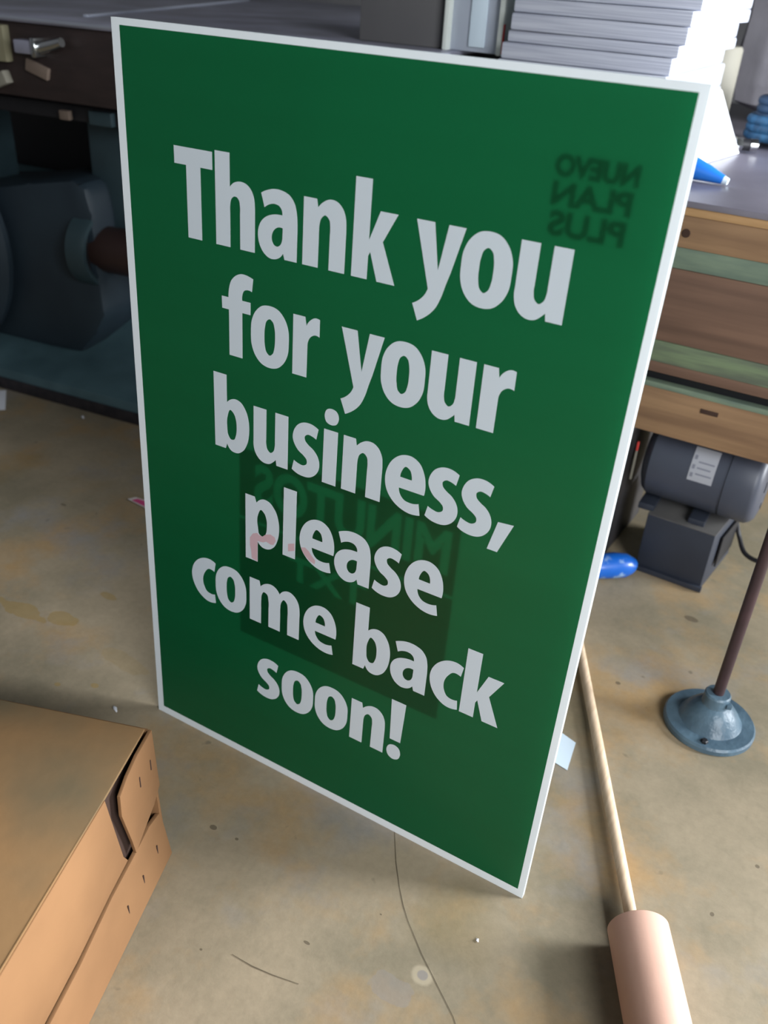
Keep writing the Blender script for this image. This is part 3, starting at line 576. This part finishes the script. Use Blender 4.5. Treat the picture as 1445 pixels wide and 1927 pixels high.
# stacked paper: one bundle per object
yf, yb = 1.0, 1.44
ream_specs = [(0.690, 0.745, 0.004, 0.324, 0.0), (0.745, 0.795, 0.010, 0.322, 0.3), (0.795, 0.838, 0.000, 0.318, -0.6), (0.838, 0.866, 0.000, 0.315, 0.8), (0.866, 0.886, 0.012, 0.328, -0.6), (0.886, 0.914, 0.014, 0.332, 0.9), (0.914, 0.938, 0.020, 0.342, -1.0), (0.938, 0.970, 0.012, 0.346, 0.5), (0.970, 1.00, 0.016, 0.340, 1.0)]
ream_labels = ['bottom bundle of the white paper stack on the bench', 'second bundle from the bottom of the white paper stack', 'third bundle from the bottom of the white paper stack', 'paper bundle just above the sign edge at the foot of the visible stack',
 'thin paper bundle on the lowest visible one of the stack', 'paper bundle in the middle of the visible white stack', 'paper bundle above the middle one of the white stack', 'second paper bundle from the top of the stack', 'topmost bundle of the white paper stack on the bench']
for i, (z0, z1, x0, x1, rz) in enumerate(ream_specs):
    mb = MB().box(((x0 + x1) / 2, (yf + yb) / 2 + 0.004 * math.sin(i * 2.1), (z0 + z1) / 2), (x1 - x0, yb - yf, z1 - z0 - 0.0006), math.radians(rz), 0.004)
    single('paper_bundle', mb, M['ream'], ream_labels[i], 'paper', ((x0 + x1) / 2, (yf + yb) / 2, z0), 'paper bundles stacked on the bench')

# crumpled sheet leaning against the stack
cs = MB()
a = Vector((0.352, 1.03, 0.6915)); b = Vector((0.380, 1.09, 0.6910)); c = Vector((0.413, 1.30, 0.6912)); d = Vector((0.352, 1.30, 0.800)); e = Vector((0.352, 1.10, 0.830)); f_ = Vector((0.345, 1.36, 0.72)); g = Vector((0.372, 1.16, 0.765)); h = Vector((0.350, 1.02, 0.760))
cs.poly([[a, b, g, h], [h, g, e], [e, g, c, d], [g, b, c], [d, c, f_]], 0.0012)
single('crumpled_paper', cs, M['paper'], 'creased white sheet leaning on the right side of the paper stack', 'paper', (0.37, 1.15, 0.69))

single('beige_roll', MB().lathe([(0, 0), (0.050, 0), (0.054, 0.004), (0.054, 0.166), (0.050, 0.172), (0.020, 0.174), (0.018, 0.168), (0, 0.168)], (0.270, 1.57, 0.691), (0, 0, 1), 40), M['beige'], 'beige paper roll standing on the bench behind the creased white sheet', 'roll', (0.270, 1.57, 0.691))
bag = MB().box((0.50, 1.95, 0.930), (0.46, 0.34, 0.44), -0.06, 0.075)
bmesh.ops.subdivide_edges(bag.bm, edges=bag.bm.edges[:], cuts=3, use_grid_fill=True)
single('grey_sack', bag, M['bag'], 'large rounded dark grey sack standing at the back of the bench', 'sack', (0.545, 1.93, 0.691), jitter=0.012, js=7)
rp = thing('rope_coil', 'coil of dark and bright blue rope lying on the bench beside the creased sheet', 'rope', (0.487, 1.47, 0.69))
def coil(cx, cy, z, r, tr, turns, tilt, name, m):
    pts = [Vector((cx + r * (1 + 0.05 * math.sin(3.1 * a)) * math.cos(a), cy + r * 0.95 * math.sin(a), z + 0.0075 * a / 6.283 * 2.0 + tilt * math.sin(a))) for a in [2 * math.pi * turns * k / (turns * 36) for k in range(turns * 36 + 1)]]
    MB().tube(pts, tr, 12).build(name, m, rp)
coil(0.478, 1.475, 0.702, 0.088, 0.010, 3, 0.0, 'rope_loop', M['rope'])
coil(0.478, 1.48, 0.738, 0.075, 0.010, 3, 0.0, 'dark_loop', M['rope_dark'])
coil(0.484, 1.47, 0.778, 0.055, 0.009, 2, 0.012, 'rope_loop', M['rope'])
cn = thing('hose_fitting', 'small chrome and black hose fitting in front of the blue rope coil', 'fitting', (0.425, 1.315, 0.69))
cdx = Vector((0.9, 0.42, 0)).normalized(); cp = Vector((0.398, 1.312, 0.7055))
MB().lathe([(0, 0), (0.013, 0), (0.014, 0.002), (0.014, 0.014), (0, 0.014)], cp, cdx, 6).build('hex_nut', M['chrome'], cn)
MB().lathe([(0, 0.014), (0.0115, 0.014), (0.0115, 0.030), (0, 0.030)], cp, cdx, 24).build('sleeve', M['black'], cn)
MB().lathe([(0, 0.030), (0.0125, 0.030), (0.0125, 0.044), (0.010, 0.046), (0, 0.046)], cp, cdx, 24).build('chrome_ring', M['chrome'], cn)
bt = thing('blue_plastic_tip', 'bright blue pointed plastic nozzle lying on the bench front beside the sign edge', 'nozzle', (0.42, 0.94, 0.69))
MB().tube([(0.32, 0.95, 0.7135), (0.385, 0.945, 0.7135), (0.43, 0.942, 0.7050), (0.458, 0.940, 0.6990)], [0.022, 0.022, 0.0135, 0.0072], 24).build('nozzle_body', M['blue'], bt)
MB().tube([(0.457, 0.940, 0.6990), (0.466, 0.9395, 0.6972)], [0.0072, 0.0055], 20).build('pale_tip', M['pale_card'], bt)

# ------------------------------------------------------------------ scraps on the floor
def scrap(name, pts, m, label, cat, lift=0.0012, curl=0.0):
    fs = [Vector((x, y, lift + (curl if i == 1 else 0))) for i, (x, y) in enumerate(pts)]
    c = sum(fs, Vector()) / len(fs)
    mb = MB(); mb.poly([fs], 0.0006)
    return single(name, mb, m, label, cat, (c.x, c.y, 0), smooth=0)
scrap('pale_card', [(0.515, 0.300), (0.557, 0.287), (0.565, 0.229), (0.528, 0.236)], M['pale_card'], 'pale blue card on the floor just behind the lower right edge of the sign', 'card')
sk = scrap('sticker', [(-0.471, 0.419), (-0.462, 0.434), (-0.40, 0.440), (-0.402, 0.412)], M['sticker'], 'cream and magenta sticker on the floor at the left edge of the sign', 'sticker')
MB().prism([Vector((-0.460, 0.420, 0.0019)), Vector((-0.455, 0.431, 0.0019)), Vector((-0.405, 0.436, 0.0019)), Vector((-0.407, 0.416, 0.0019))], (0, 0, 0.0003)).build('magenta_print', M['magenta'], sk, smooth=0)
scrap('white_sheet', [(-1.12, 0.600), (-1.088, 0.632), (-1.001, 0.556), (-1.055, 0.500)], M['paper'], 'white sheet on the floor at the foot of the machine, at the left edge', 'paper')
single('paper_curl', MB().tube([(-0.829, 0.640, 0.003), (-0.823, 0.634, 0.004), (-0.815, 0.630, 0.003)], [0.001, 0.0035, 0.001], 10, flat=0.6), M['paper'], 'tiny white paper curl on the floor below the black machine skirt', 'paper scrap', (-0.823, 0.635, 0))
single('paper_curl', MB().tube([(-0.062, -0.034, 0.002), (-0.057, -0.036, 0.0028), (-0.050, -0.040, 0.002)], [0.001, 0.0028, 0.001], 10, flat=0.6), M['paper'], 'tiny white paper curl on the floor behind the cardboard box', 'paper scrap', (-0.057, -0.036, 0))
single('paper_curl', MB().tube([(0.565, -0.080, 0.0015), (0.567, -0.081, 0.002), (0.569, -0.083, 0.0015)], [0.0006, 0.0020, 0.0006], 10, flat=0.6), M['paper'], 'tiny white speck of paper on the floor in front of the sign', 'paper scrap', (0.567, -0.081, 0))
